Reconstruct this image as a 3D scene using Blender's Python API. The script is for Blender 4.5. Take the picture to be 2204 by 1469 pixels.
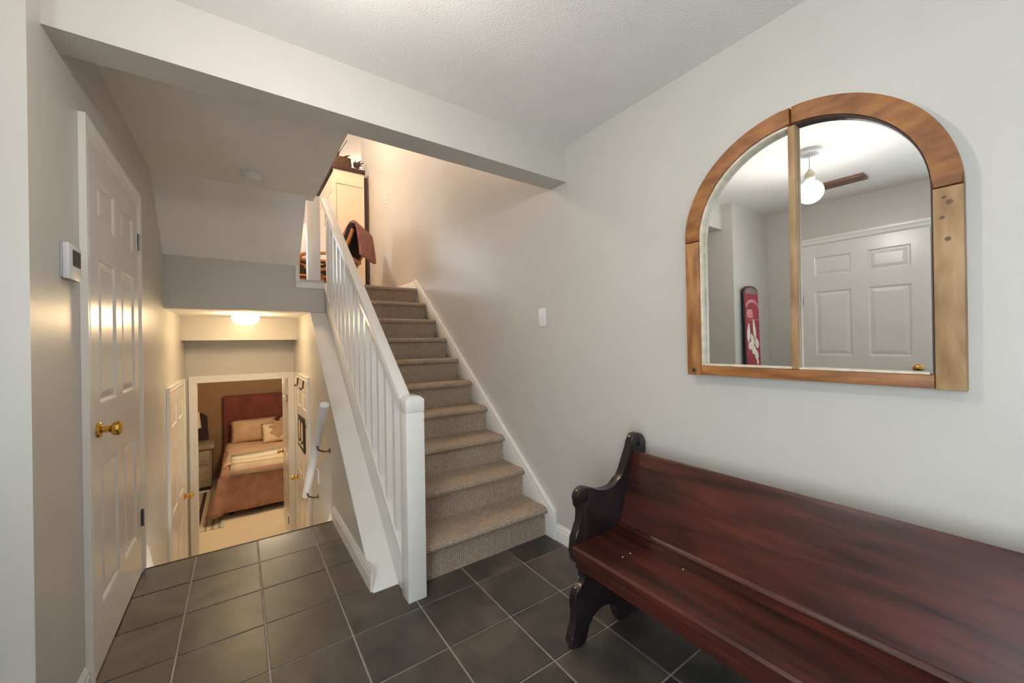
import bpy, bmesh, math, random
from mathutils import Vector, Matrix
random.seed(7)
R = math.radians
SC = bpy.context.scene
COL = SC.collection
for o in list(bpy.data.objects):
    bpy.data.objects.remove(o)

# ------------------------------------------------------------------ camera
YAW, PITCH, ROLL = 0.612390, 0.000281, 0.015171
EYE = Vector((0, 0, 1.26))
cd = bpy.data.cameras.new('camera'); cam = bpy.data.objects.new('camera', cd); COL.objects.link(cam)
cd.sensor_fit = 'HORIZONTAL'; cd.sensor_width = 36; cd.lens = 837.05 * 36 / 2204
cd.clip_start = 0.02; cd.clip_end = 200
fw = Vector((math.sin(YAW) * math.cos(PITCH), math.cos(YAW) * math.cos(PITCH), math.sin(PITCH)))
rt = Vector((math.cos(YAW), -math.sin(YAW), 0)); dn = fw.cross(rt)
rt2 = rt * math.cos(ROLL) + dn * math.sin(ROLL); dn2 = -rt * math.sin(ROLL) + dn * math.cos(ROLL)
mw = Matrix.Identity(4)
for i in range(3):
    mw[i][0] = rt2[i]; mw[i][1] = -dn2[i]; mw[i][2] = -fw[i]; mw[i][3] = EYE[i]
cam.matrix_world = mw
SC.camera = cam

# ------------------------------------------------------------------ sky, portals, exposure
SC.view_settings.view_transform = 'Standard'; SC.view_settings.look = 'None'
SC.view_settings.gamma = 1; SC.view_settings.use_curve_mapping = False
SC.view_settings.exposure = 0.42
SKY = 9.0
w = bpy.data.worlds.new('sky'); SC.world = w; w.use_nodes = True
w.node_tree.nodes['Background'].inputs[0].default_value = (0.84, 0.93, 1.0, 1)
w.node_tree.nodes['Background'].inputs[1].default_value = SKY
def portal(loc, size, rot):
    l = bpy.data.lights.new('window_portal', 'AREA'); l.shape = 'RECTANGLE'; l.size, l.size_y = size
    l.cycles.is_portal = True
    o = bpy.data.objects.new('window_portal', l); o.location = loc; o.rotation_euler = rot; COL.objects.link(o)
portal((-1.35, -.85, 1.2), (2.0, 1.5), (0, R(-90), 0))       # entry window beside the camera
portal((-1.2, 9.12, 3.1), (1.4, 1.3), (R(-90), 0, 0))        # window of the upper room
def lamp(name, loc, power, col, rad):
    l = bpy.data.lights.new(name, 'POINT'); l.energy = power; l.color = col; l.shadow_soft_size = rad
    o = bpy.data.objects.new(name, l); o.location = loc; COL.objects.link(o); return o

# ------------------------------------------------------------------ materials
def lin(c):
    out = []
    for v in c:
        v /= 255.0
        out.append(v / 12.92 if v <= 0.04045 else ((v + 0.055) / 1.055) ** 2.4)
    return tuple(out) + (1,)
def mat(name, c1, c2=None, scale=8, stretch=(1, 1, 1), rough=0.5, metal=0, bump=0.0, bscale=60, detail=4,
        coords='Object', spec=0.5, rough2=None, rand=0.0, lo=0.35, hi=0.65, emit=None, estr=0, dist=0.0):
    m = bpy.data.materials.new(name); m.use_nodes = True; nt = m.node_tree; N = nt.nodes; L = nt.links
    b = N['Principled BSDF']
    b.inputs['Roughness'].default_value = rough; b.inputs['Metallic'].default_value = metal
    b.inputs['Specular IOR Level'].default_value = spec
    tc = N.new('ShaderNodeTexCoord'); mp = N.new('ShaderNodeMapping'); mp.inputs['Scale'].default_value = stretch
    src = tc.outputs[coords]
    if rand:
        oi = N.new('ShaderNodeObjectInfo'); ad = N.new('ShaderNodeVectorMath'); ad.operation = 'MULTIPLY_ADD'
        L.new(oi.outputs['Random'], ad.inputs[0]); ad.inputs[1].default_value = (37, 53, 71); L.new(src, ad.inputs[2])
        src = ad.outputs[0]
    L.new(src, mp.inputs['Vector'])
    nz = N.new('ShaderNodeTexNoise'); nz.inputs['Scale'].default_value = scale; nz.inputs['Detail'].default_value = detail; nz.inputs['Distortion'].default_value = dist
    L.new(mp.outputs[0], nz.inputs['Vector'])
    rp = N.new('ShaderNodeValToRGB'); rp.color_ramp.elements[0].position = lo; rp.color_ramp.elements[1].position = hi
    rp.color_ramp.elements[0].color = lin(c1); rp.color_ramp.elements[1].color = lin(c2 or c1)
    L.new(nz.outputs['Fac'], rp.inputs[0])
    colout = rp.outputs[0]
    if rand:
        hs = N.new('ShaderNodeHueSaturation'); mr = N.new('ShaderNodeMapRange')
        mr.inputs[3].default_value = 1 - rand; mr.inputs[4].default_value = 1 + rand
        L.new(oi.outputs['Random'], mr.inputs[0]); L.new(mr.outputs[0], hs.inputs['Value']); L.new(colout, hs.inputs['Color'])
        colout = hs.outputs[0]
    L.new(colout, b.inputs['Base Color'])
    if rough2 is not None:
        rr = N.new('ShaderNodeMapRange'); rr.inputs[1].default_value = lo; rr.inputs[2].default_value = hi
        rr.inputs[3].default_value = rough; rr.inputs[4].default_value = rough2
        L.new(nz.outputs['Fac'], rr.inputs[0]); L.new(rr.outputs[0], b.inputs['Roughness'])
    if bump:
        n2 = N.new('ShaderNodeTexNoise'); n2.inputs['Scale'].default_value = bscale; n2.inputs['Detail'].default_value = 3
        L.new(mp.outputs[0], n2.inputs['Vector'])
        bp = N.new('ShaderNodeBump'); bp.inputs['Strength'].default_value = bump; bp.inputs['Distance'].default_value = 0.01
        L.new(n2.outputs['Fac'], bp.inputs['Height']); L.new(bp.outputs[0], b.inputs['Normal'])
    if emit:
        b.inputs['Emission Color'].default_value = lin(emit); b.inputs['Emission Strength'].default_value = estr
    return m
M = {}
M['wall'] = mat('greige_wall_paint', (196, 192, 185), (199, 195, 188), 3, rough=0.34, bump=0.06, bscale=160, spec=0.5)
M['ceil'] = mat('ceiling_paint', (236, 233, 229), (240, 237, 233), 4, rough=0.9, bump=0.25, bscale=130, spec=0.2)
M['trim'] = mat('white_trim_paint', (232, 229, 224), (236, 233, 228), 6, rough=0.3, bump=0.02, bscale=40)
M['door'] = mat('white_door_paint', (226, 222, 217), (230, 226, 221), 6, rough=0.25, bump=0.02, bscale=30)
M['bedwall'] = mat('brown_bedroom_paint', (150, 116, 78), (154, 120, 82), 3, rough=0.6, bump=0.05, bscale=140)
M['slate'] = mat('dark_slate_tile', (42, 41, 41), (94, 85, 76), 2.8, rough=0.32, rough2=0.46, bump=0.07, bscale=22, rand=0.15, detail=6, lo=0.3, hi=0.72, dist=1.6)
M['grout'] = mat('pale_grout', (168, 158, 146), (186, 176, 164), 30, rough=0.85, bump=0.3, bscale=200)
M['cream_carpet'] = mat('cream_carpet', (222, 206, 178), (232, 217, 190), 120, rough=0.95, bump=0.5, bscale=300, spec=0.1)
M['redwood'] = mat('mahogany_bench_wood', (28, 13, 11), (88, 37, 28), 3.0, stretch=(7, 0.9, 7), rough=0.36, rough2=0.46, bump=0.05, bscale=10, detail=12, lo=0.3, hi=0.72, dist=0.5)
M['darkwood'] = mat('dark_stained_bench_wood', (22, 18, 21), (46, 35, 36), 5, stretch=(2, 2, 1.2), rough=0.28, bump=0.08, bscale=8, detail=6)
M['pine'] = mat('weathered_pine', (128, 80, 40), (176, 124, 74), 5, stretch=(5, 5, 1.2), rough=0.5, bump=0.12, bscale=14, detail=7, rand=0.10)
M['pine_h'] = mat('weathered_pine_rail', (122, 74, 36), (172, 116, 64), 5, stretch=(5, 1, 7), rough=0.5, bump=0.12, bscale=14, detail=7)
M['pine_light'] = mat('pale_worn_pine', (140, 104, 66), (178, 146, 104), 5, stretch=(4, 4, 1.1), rough=0.55, bump=0.12, bscale=12, detail=7)
M['pine_arch'] = mat('orange_arch_pine', (118, 70, 30), (160, 104, 52), 9, stretch=(3, 1.2, 3), rough=0.48, bump=0.12, bscale=14, detail=8)
M['cream_paint'] = mat('cracked_cream_paint', (196, 184, 160), (222, 212, 192), 25, rough=0.6, bump=0.15, bscale=90)
M['mirror'] = mat('mirror_glass', (236, 238, 238), rough=0.0, metal=1)
M['brass'] = mat('polished_brass', (212, 164, 74), (222, 178, 92), 8, rough=0.14, metal=1)
M['steel'] = mat('satin_steel', (150, 150, 150), (165, 165, 165), 20, rough=0.35, metal=1)
M['bronze'] = mat('dull_bronze', (110, 92, 70), (126, 106, 82), 20, rough=0.4, metal=1)
M['plastic'] = mat('white_plastic', (228, 226, 224), (232, 230, 228), 10, rough=0.4)
M['thermo'] = mat('cool_white_plastic', (214, 214, 222), (220, 220, 227), 10, rough=0.4)
M['black'] = mat('black_plastic', (22, 20, 20), (28, 26, 25), 10, rough=0.45)
M['darkstrip'] = mat('dark_brown_wood', (44, 24, 18), (66, 36, 26), 6, stretch=(6, 6, 1), rough=0.5)
M['cabinet'] = mat('cream_cabinet_paint', (226, 206, 180), (230, 211, 186), 5, rough=0.45)
M['orange'] = mat('honey_beech_wood', (176, 108, 52), (204, 138, 76), 7, stretch=(4, 4, 2), rough=0.4)
M['cushion'] = mat('black_cushion_fabric', (24, 20, 22), (36, 30, 32), 60, rough=0.85, bump=0.3, bscale=200)
M['towel'] = mat('dusty_pink_fleece', (146, 98, 92), (170, 120, 112), 14, rough=0.95, bump=0.5, bscale=180)
M['wicker'] = mat('brown_wicker', (54, 38, 26), (96, 70, 46), 34, stretch=(1, 1, 2.5), rough=0.8, bump=0.8, bscale=60)
M['leaf'] = mat('dark_dried_leaf', (38, 26, 18), (70, 52, 34), 18, rough=0.7)
M['headboard'] = mat('maroon_suede', (104, 52, 42), (126, 66, 54), 5, rough=0.85, bump=0.2, bscale=220)
M['quilt'] = mat('rose_brown_quilt', (150, 108, 90), (168, 126, 106), 9, rough=0.85, bump=0.4, bscale=70)
M['sheet'] = mat('blush_duvet', (206, 168, 138), (220, 184, 154), 6, rough=0.85, bump=0.15, bscale=30)
M['throw'] = mat('oat_throw', (208, 188, 156), (220, 202, 172), 9, rough=0.9, bump=0.3, bscale=90)
M['throw_sage'] = mat('sage_band', (156, 148, 116), (168, 160, 128), 9, rough=0.9)
M['throw_white'] = mat('pale_band', (222, 214, 194), (230, 222, 204), 9, rough=0.9)
M['throw_taupe'] = mat('taupe_band', (170, 152, 126), (182, 164, 138), 9, rough=0.9)
M['pillow'] = mat('beige_pillow_cotton', (196, 160, 128), (208, 174, 142), 6, rough=0.85, bump=0.15, bscale=40)
M['cream_cloth'] = mat('cream_cushion_cotton', (226, 204, 168), (234, 213, 180), 6, rough=0.85, bump=0.1, bscale=40)
M['motif'] = mat('taupe_motif', (170, 138, 104), (180, 148, 114), 20, rough=0.85)
M['night'] = mat('grey_taupe_wood', (142, 126, 106), (166, 148, 126), 6, stretch=(2, 2, 4), rough=0.5)
M['shade'] = mat('ivory_lampshade', (236, 222, 192), (240, 227, 200), 10, rough=0.8)
M['lampbody'] = mat('dark_brown_ceramic', (64, 44, 34), (80, 56, 44), 8, rough=0.35)
M['picture'] = mat('dark_print', (38, 28, 26), (46, 34, 30), 20, rough=0.5)
M['board_red'] = mat('red_board_topsheet', (150, 30, 50), (176, 44, 64), 5, rough=0.35)
M['board_black'] = mat('black_board_edge', (18, 16, 22), (24, 20, 30), 5, rough=0.4)
M['board_pink'] = mat('pink_board_print', (206, 130, 134), (216, 148, 150), 12, rough=0.4)
M['board_petal'] = mat('white_petal_print', (232, 226, 206), (240, 236, 220), 10, rough=0.4)
M['board_grey'] = mat('grey_board_tip', (120, 112, 112), (134, 126, 126), 10, rough=0.4)
M['batten'] = mat('brown_wood_batten', (92, 62, 46), (116, 82, 62), 6, stretch=(6, 1, 6), rough=0.5)
M['rug_a'] = mat('sage_rug_stripe', (150, 148, 124), (160, 158, 134), 40, rough=0.95, bump=0.4, bscale=200)
M['rug_b'] = mat('dark_rug_stripe', (58, 34, 30), (70, 42, 36), 40, rough=0.95, bump=0.4, bscale=200)
M['rug_c'] = mat('pale_rug_stripe', (206, 194, 168), (216, 205, 182), 40, rough=0.95, bump=0.4, bscale=200)
M['glow_warm'] = mat('lit_frosted_glass', (255, 244, 220), rough=0.5, emit=(255, 226, 170), estr=9)
M['glow_hall'] = mat('lit_frosted_hall_glass', (255, 244, 220), rough=0.5, emit=(255, 220, 168), estr=44)
M['glow_white'] = mat('lit_bulb', (255, 250, 240), rough=0.5, emit=(255, 249, 241), estr=470)
def glassmat(name, tint, gl=0.08):
    m = bpy.data.materials.new(name); m.use_nodes = True; nt = m.node_tree; nt.nodes.clear()
    o = nt.nodes.new('ShaderNodeOutputMaterial'); mx = nt.nodes.new('ShaderNodeMixShader'); mx.inputs[0].default_value = gl
    t = nt.nodes.new('ShaderNodeBsdfTransparent'); t.inputs[0].default_value = tint
    g = nt.nodes.new('ShaderNodeBsdfGlossy'); g.inputs['Roughness'].default_value = 0.03
    nt.links.new(t.outputs[0], mx.inputs[1]); nt.links.new(g.outputs[0], mx.inputs[2]); nt.links.new(mx.outputs[0], o.inputs[0])
    return m
M['glass'] = glassmat('clear_window_glass', (0.97, 0.98, 0.98, 1), 0.05)
def seeded():
    m = bpy.data.materials.new('milky_globe_glass'); m.use_nodes = True; nt = m.node_tree; nt.nodes.clear()
    o = nt.nodes.new('ShaderNodeOutputMaterial'); mx = nt.nodes.new('ShaderNodeMixShader'); mx.inputs[0].default_value = 0.35
    t = nt.nodes.new('ShaderNodeBsdfTransparent'); d = nt.nodes.new('ShaderNodeBsdfTranslucent'); d.inputs[0].default_value = (.95, .93, .9, 1)
    nt.links.new(t.outputs[0], mx.inputs[1]); nt.links.new(d.outputs[0], mx.inputs[2]); nt.links.new(mx.outputs[0], o.inputs[0])
    return m
M['globe'] = seeded()
def carpet():
    m = bpy.data.materials.new('loop_stair_carpet'); m.use_nodes = True; nt = m.node_tree; N = nt.nodes; L = nt.links
    b = N['Principled BSDF']; b.inputs['Roughness'].default_value = 0.95; b.inputs['Specular IOR Level'].default_value = 0.1
    uv = N.new('ShaderNodeUVMap'); uv.uv_map = 'UVMap'
    br = N.new('ShaderNodeTexBrick'); br.offset = 0.0; br.inputs['Scale'].default_value = 1
    br.inputs['Brick Width'].default_value = 0.012; br.inputs['Row Height'].default_value = 0.0135
    br.inputs['Mortar Size'].default_value = 0.0021; br.inputs['Mortar Smooth'].default_value = 0.8
    br.inputs['Color1'].default_value = lin((204, 183, 163)); br.inputs['Color2'].default_value = lin((184, 164, 145))
    br.inputs['Mortar'].default_value = lin((128, 112, 98))
    L.new(uv.outputs[0], br.inputs['Vector'])
    nz = N.new('ShaderNodeTexNoise'); nz.inputs['Scale'].default_value = 5; nz.inputs['Detail'].default_value = 5
    L.new(uv.outputs[0], nz.inputs['Vector'])
    mr = N.new('ShaderNodeMapRange'); mr.inputs[3].default_value = 0.85; mr.inputs[4].default_value = 1.15
    L.new(nz.outputs['Fac'], mr.inputs[0])
    hs = N.new('ShaderNodeHueSaturation'); L.new(mr.outputs[0], hs.inputs['Value']); L.new(br.outputs['Color'], hs.inputs['Color'])
    L.new(hs.outputs[0], b.inputs['Base Color'])
    bp = N.new('ShaderNodeBump'); bp.inputs['Strength'].default_value = 0.7; bp.inputs['Distance'].default_value = 0.004; bp.invert = True
    L.new(br.outputs['Fac'], bp.inputs['Height']); L.new(bp.outputs[0], b.inputs['Normal'])
    return m
M['stair_carpet'] = carpet()

# ------------------------------------------------------------------ helpers
WL = {}
def finish(name, bm, m, parent=None, smooth=False):
    me = bpy.data.meshes.new(name); bmesh.ops.recalc_face_normals(bm, faces=bm.faces[:]); bm.to_mesh(me); bm.free()
    xs = [v.co for v in me.vertices]
    lo = [min(c[i] for c in xs) for i in range(3)]; hi = [max(c[i] for c in xs) for i in range(3)]
    base = Vector(((lo[0] + hi[0]) / 2, (lo[1] + hi[1]) / 2, lo[2]))
    me.transform(Matrix.Translation(-base))
    me.materials.append(M[m] if isinstance(m, str) else m)
    if smooth:
        for p in me.polygons: p.use_smooth = True
        if smooth != 'all': me.set_sharp_from_angle(angle=R(40))
    o = bpy.data.objects.new(name, me); COL.objects.link(o); WL[o] = base
    if parent:
        o.parent = parent; o.location = base - WL[parent]
    else: o.location = base
    return o
def thing(name, label, cat, loc, group=None):
    o = bpy.data.objects.new(name, None); COL.objects.link(o); o.location = loc; o.empty_display_size = 0.1
    WL[o] = Vector(loc); o['label'] = label; o['category'] = cat
    if group: o['group'] = group
    return o
def tag(o, label, cat, group=None):
    o['label'] = label; o['category'] = cat
    if group: o['group'] = group
    return o
def struct(o, label=None):
    o['kind'] = 'structure'
    if label: o['label'] = label
    return o
def sthing(name, loc, label=None):
    o = bpy.data.objects.new(name, None); COL.objects.link(o); o.location = loc; o.empty_display_size = 0.1; WL[o] = Vector(loc)
    return struct(o, label)
def addbox(bm, lo, hi, bev=0.0, seg=2):
    r = bmesh.ops.create_cube(bm, size=1); vs = r['verts']
    for v in vs:
        for i in range(3): v.co[i] = lo[i] if v.co[i] < 0 else hi[i]
    if bev:
        es = list({e for v in vs for e in v.link_edges})
        bmesh.ops.bevel(bm, geom=es, offset=bev, segments=seg, profile=0.5, affect='EDGES')
    return bm
def box(name, lo, hi, m, parent=None, bev=0.0, seg=2, smooth=None):
    bm = bmesh.new(); addbox(bm, lo, hi, bev, seg)
    return finish(name, bm, m, parent, bool(bev) if smooth is None else smooth)
def boxes(name, lst, m, parent=None, bev=0.0):
    bm = bmesh.new()
    for lo, hi in lst: addbox(bm, lo, hi, bev)
    return finish(name, bm, m, parent, bool(bev))
def addprism(bm, pts, ax, a, b, bev=0.0, seg=2):
    """extrude a 2-D outline along axis ax ('x': pts=(y,z), 'y': pts=(x,z), 'z': pts=(x,y))"""
    def P(p, t): return {'x': (t, p[0], p[1]), 'y': (p[0], t, p[1]), 'z': (p[0], p[1], t)}[ax]
    v0 = [bm.verts.new(P(p, a)) for p in pts]; v1 = [bm.verts.new(P(p, b)) for p in pts]
    f0 = bm.faces.new(v0); f1 = bm.faces.new(v1[::-1]); n = len(pts)
    for i in range(n): bm.faces.new((v0[i], v1[i], v1[(i + 1) % n], v0[(i + 1) % n]))
    if bev:
        es = list({e for f in (f0, f1) for e in f.edges})
        bmesh.ops.bevel(bm, geom=es, offset=bev, segments=seg, profile=0.5, affect='EDGES')
    return bm
def prism(name, pts, ax, a, b, m, parent=None, bev=0.0, smooth=None):
    bm = bmesh.new(); addprism(bm, pts, ax, a, b, bev)
    return finish(name, bm, m, parent, bool(bev) if smooth is None else smooth)
def addtube(bm, path, rad, n=8, closed=False):
    path = [Vector(p) for p in path]; rings = []
    for i, p in enumerate(path):
        r = rad[i] if isinstance(rad, (list, tuple)) else rad
        a = path[max(i - 1, 0)]; b = path[min(i + 1, len(path) - 1)]; t = (b - a).normalized()
        u = t.cross(Vector((0, 0, 1)));
        if u.length < 1e-3: u = t.cross(Vector((0, 1, 0)))
        u.normalize(); v = t.cross(u)
        rings.append([bm.verts.new(p + (u * math.cos(k * 2 * math.pi / n) + v * math.sin(k * 2 * math.pi / n)) * r) for k in range(n)])
    for a, b in zip(rings, rings[1:]):
        for k in range(n): bm.faces.new((a[k], a[(k + 1) % n], b[(k + 1) % n], b[k]))
    bm.faces.new(rings[0][::-1]); bm.faces.new(rings[-1])
    return bm
def tube(name, path, rad, m, parent=None, n=8):
    return finish(name, addtube(bmesh.new(), path, rad, n), m, parent, True)
def addlathe(bm, prof, c, axis=(0, 0, 1), n=24):
    """prof: (radius, height) pairs"""
    c = Vector(c); ax = Vector(axis).normalized()
    u = ax.cross(Vector((0.3, 1, 0.1))).normalized(); v = ax.cross(u); rings = []
    for r, h in prof:
        r = max(r, 1e-4)
        rings.append([bm.verts.new(c + ax * h + (u * math.cos(k * 2 * math.pi / n) + v * math.sin(k * 2 * math.pi / n)) * r) for k in range(n)])
    for a, b in zip(rings, rings[1:]):
        for k in range(n): bm.faces.new((a[k], a[(k + 1) % n], b[(k + 1) % n], b[k]))
    bm.faces.new(rings[0][::-1]); bm.faces.new(rings[-1])
    return bm
def lathe(name, prof, c, m, parent=None, axis=(0, 0, 1), n=24):
    return finish(name, addlathe(bmesh.new(), prof, c, axis, n), m, parent, True)
def spline(pts, n=4, closed=True):
    out = []; N = len(pts)
    for i in range(N if closed else N - 1):
        g = lambda k: Vector(pts[k % N]) if closed else Vector(pts[min(max(k, 0), N - 1)])
        p0, p1, p2, p3 = g(i - 1), g(i), g(i + 1), g(i + 2)
        for s in range(n):
            t = s / n
            out.append(tuple(0.5 * ((2 * p1) + (p2 - p0) * t + (2 * p0 - 5 * p1 + 4 * p2 - p3) * t * t + (3 * p1 - p0 - 3 * p2 + p3) * t ** 3)))
    if not closed: out.append(tuple(pts[-1]))
    return out
def frame_box(bm, O, u, n, a, b, bev=0):
    """box in a local frame: O + u*s + n*d + z*h, a=(s,d,h) low, b high"""
    vs = bmesh.ops.create_cube(bm, size=1)['verts']
    for v in vs:
        q = [a[i] if v.co[i] < 0 else b[i] for i in range(3)]
        v.co = O + u * q[0] + n * q[1] + Vector((0, 0, q[2]))
    if bev:
        bmesh.ops.bevel(bm, geom=list({e for v in vs for e in v.link_edges}), offset=bev, segments=1, affect='EDGES')
    return bm

# ------------------------------------------------------------------ dimensions
XR, XL, XK = 1.64, -0.47, 0.544        # right wall, left hall wall, face of wall under the stairs
XE = -1.24                              # left wall of the entry
YE = 1.642                              # end wall beside the hall
YB = -1.62                              # back wall of the entry
ZC = 2.44; ZU = 1.87; ZD = -1.15; ZT = 4.6
YD = 3.02                               # edge of the tiled floor over the lower stairs

# ------------------------------------------------------------------ room shell
struct(box('wall_right', (XR, YB - .1, ZD), (XR + .1, 6.45, ZT), 'wall'))
struct(box('wall_entry_end', (XE - .1, YE, -.1), (XL, YE + .1, ZC), 'wall'))
struct(box('wall_left', (XL - .13, YE + .1, ZD), (XL, 5.42, ZC), 'wall'))
WY0, WY1, WZ0, WZ1 = -1.52, -.15, 0.30, 2.12   # entry window opening
struct(boxes('wall_entry_left', [((XE - .1, YB - .1, -.1), (XE, WY0, ZC)), ((XE - .1, WY1, -.1), (XE, YE, ZC)),
       ((XE - .1, WY0, -.1), (XE, WY1, WZ0)), ((XE - .1, WY0, WZ1), (XE, WY1, ZC))], 'wall'))
struct(box('wall_back', (XE, YB - .1, -.1), (XR, YB, ZC), 'wall'))
def window(name, a0, a1, t0, t1, z0, z1, nx, along='x'):
    def P(a, t, z): return (a, t, z) if along == 'x' else (t, a, z)
    wn = sthing(name, P((a0 + a1) / 2, (t0 + t1) / 2, z0)); f = .05
    boxes('window_frame', [(P(a0, t0, z0), P(a0 + f, t1, z1)), (P(a1 - f, t0, z0), P(a1, t1, z1)), (P(a0 + f, t0, z0), P(a1 - f, t1, z0 + f)), (P(a0 + f, t0, z1 - f), P(a1 - f, t1, z1))], 'trim', wn)
    for k in range(1, nx):
        m = a0 + (a1 - a0) * k / nx; box('mullion', P(m - .02, t0 + .01, z0 + f), P(m + .02, t1 - .01, z1 - f), 'trim', wn)
    for k in range(nx):
        a = a0 + (a1 - a0) * k / nx + (f if k == 0 else .02); b = a0 + (a1 - a0) * (k + 1) / nx - (f if k == nx - 1 else .02)
        box('pane', P(a, (t0 + t1) / 2 - .003, z0 + f), P(b, (t0 + t1) / 2 + .003, z1 - f), 'glass', wn)
window('window_1', WY0, WY1, XE - .08, XE - .02, WZ0, WZ1, 2, 'y')
struct(box('ceiling', (XE - .1, YB - .1, ZC), (XR, 1.88, ZC + .1), 'ceil'))
struct(box('ceiling_hall', (XL - .13, 1.88, ZC), (.515, 3.56, ZC + .1), 'ceil'))
struct(box('trim_beam', (XL, 1.735, 2.222), (XR, 1.88, ZC), 'wall'))
# sloped soffit, upper floor slab, lower ceiling, bulkhead
struct(prism('ceiling_soffit', [(3.47, ZC), (3.985, 1.975), (3.985, 2.06), (3.55, ZC + .1), (3.47, ZC + .1)], 'x', XL - .13, .455, 'ceil'))
struct(boxes('floor_upper', [((-2, 4.0, 1.56), (XK + .12, 9, ZU - .012)), ((XK + .12, 4.14, 1.56), (XR, 9, ZU - .012)), ((XR, 6.45, 1.56), (3.4, 9, ZU - .012))], 'wall'))
struct(box('wall_soffit', (XL, 3.985, 1.56), (.425, 4.0, 2.0), 'wall'))
struct(box('wall_soffit_return', (.425, 3.985, 1.56), (XK + .12, 4.0, 1.775), 'wall'))
struct(box('ceiling_lower', (XL, 4.0, 1.558), (XK, 5.02, 1.5599), 'ceil'))
struct(box('wall_bulkhead', (XL, 5.02, 1.32), (XK, 5.42, 1.56), 'wall'))
struct(box('trim_landing', (.425, 3.968, 1.775), (.668, 3.985, 1.828), 'trim', bev=.003))
struct(box('trim_landing_side', (.425, 3.968, 1.829), (.458, 3.985, 1.978), 'trim', bev=.003))
# stairwell walls above the entry ceiling, upper room
struct(box('wall_above_beam', (.415, 1.78, ZC + .1), (XR, 1.88, ZT), 'wall'))
struct(box('wall_stairwell', (.415, 1.88, ZC + .1), (.515, 3.4, ZT), 'wall'))
struct(box('wall_upper_front', (-2, 3.45, ZC + .1), (.415, 3.55, ZT), 'wall'))
struct(box('wall_upper_left', (-2.1, 3.45, 1.56), (-2, 9.1, ZT), 'wall'))
struct(box('wall_upper_return', (XR + .1, 6.35, 1.56), (3.5, 6.45, ZT), 'wall'))
struct(box('wall_upper_right', (3.4, 6.45, 1.56), (3.5, 9.1, ZT), 'wall'))
UX0, UX1, UZ0, UZ1 = -1.9, -.5, 2.45, 3.75
struct(boxes('wall_upper_far', [((-2, 9, 1.56), (UX0, 9.1, ZT)), ((UX1, 9, 1.56), (3.4, 9.1, ZT)), ((UX0, 9, 1.56), (UX1, 9.1, UZ0)), ((UX0, 9, UZ1), (UX1, 9.1, ZT))], 'wall'))
window('window_2', UX0, UX1, 9.02, 9.08, UZ0, UZ1, 2)
struct(box('ceiling_upper', (-2.1, 1.78, ZT), (3.5, 9.1, ZT + .1), 'ceil'))
# wall under the stairs, bedroom shell
KS = 0.79
struct(prism('wall_stair', [(2.03, 0), (4.0, KS * 1.97), (4.0, 1.56), (5.42, 1.56), (5.42, ZD), (3.0, ZD), (3.0, -.012), (2.03, -.012)], 'x', XK, XK + .115, 'wall'))
struct(prism('trim_stair_ledge', [(2.02, 0), (2.034, 0), (3.985, KS * 1.951), (3.985, KS * 1.951 + .013), (2.02, .004)], 'x', XK - .004, .672, 'trim'))
DX0, DX1, DZ1 = -.385, .485, .865
struct(boxes('wall_bedroom_front', [((-1.6, 5.42, ZD), (DX0, 5.53, 1.56)), ((DX1, 5.42, ZD), (2.4, 5.53, 1.56)), ((DX0, 5.42, DZ1), (DX1, 5.53, 1.56))], 'wall'))
struct(box('wall_bedroom_back', (-1.6, 8.9, ZD), (2.4, 9.0, 1.3), 'bedwall'))
struct(box('wall_bedroom_left', (-1.6, 5.53, ZD), (-1.5, 8.9, 1.3), 'bedwall'))
struct(box('wall_bedroom_right', (2.3, 5.53, ZD), (2.4, 8.9, 1.3), 'bedwall'))
struct(box('ceiling_bedroom', (-1.6, 5.53, 1.29), (2.4, 9.0, 1.3), 'ceil'))
struct(box('floor_lower', (-1.6, 3.0, ZD - .1), (2.4, 9.0, ZD), 'cream_carpet'))

# ------------------------------------------------------------------ tiled floor
fl = struct(boxes('floor', [((XE, YB, -.10), (XR, YE, -.004)), ((XL, YE, -.10), (XR, 2.0, -.004)), ((XL, 2.0, -.10), (XK, YD - .002, -.004))], 'grout'))
TP = .3075; TG = .0035
tile_cache = {}
def tile(x0, x1, y0, y1):
    x0 += TG; x1 -= TG; y0 += TG; y1 -= TG
    if x1 - x0 < .01 or y1 - y0 < .01: return
    key = (round(x1 - x0, 3), round(y1 - y0, 3))
    if key not in tile_cache:
        bm = bmesh.new(); a, b = key
        addbox(bm, (-a / 2, -b / 2, 0), (a / 2, b / 2, .010))
        top = [e for e in bm.edges if all(v.co.z > .005 for v in e.verts)]
        bmesh.ops.bevel(bm, geom=top, offset=.0016, segments=1, affect='EDGES')
        me = bpy.data.meshes.new('tile'); bmesh.ops.recalc_face_normals(bm, faces=bm.faces[:]); bm.to_mesh(me); bm.free()
        me.materials.append(M['slate']); tile_cache[key] = me
    o = bpy.data.objects.new('tile', tile_cache[key]); COL.objects.link(o); o.parent = fl
    o.location = Vector(((x0 + x1) / 2, (y0 + y1) / 2, -.010 + random.uniform(-.0006, .0006))) - WL[fl]
    o.rotation_euler = (random.uniform(-.0012, .0012), random.uniform(-.0012, .0012), random.uniform(-.002, .002))
gx = [.390 + TP * k for k in range(-6, 6)]; gy = [1.1715 + .3068 * k for k in range(-10, 8)]
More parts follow.
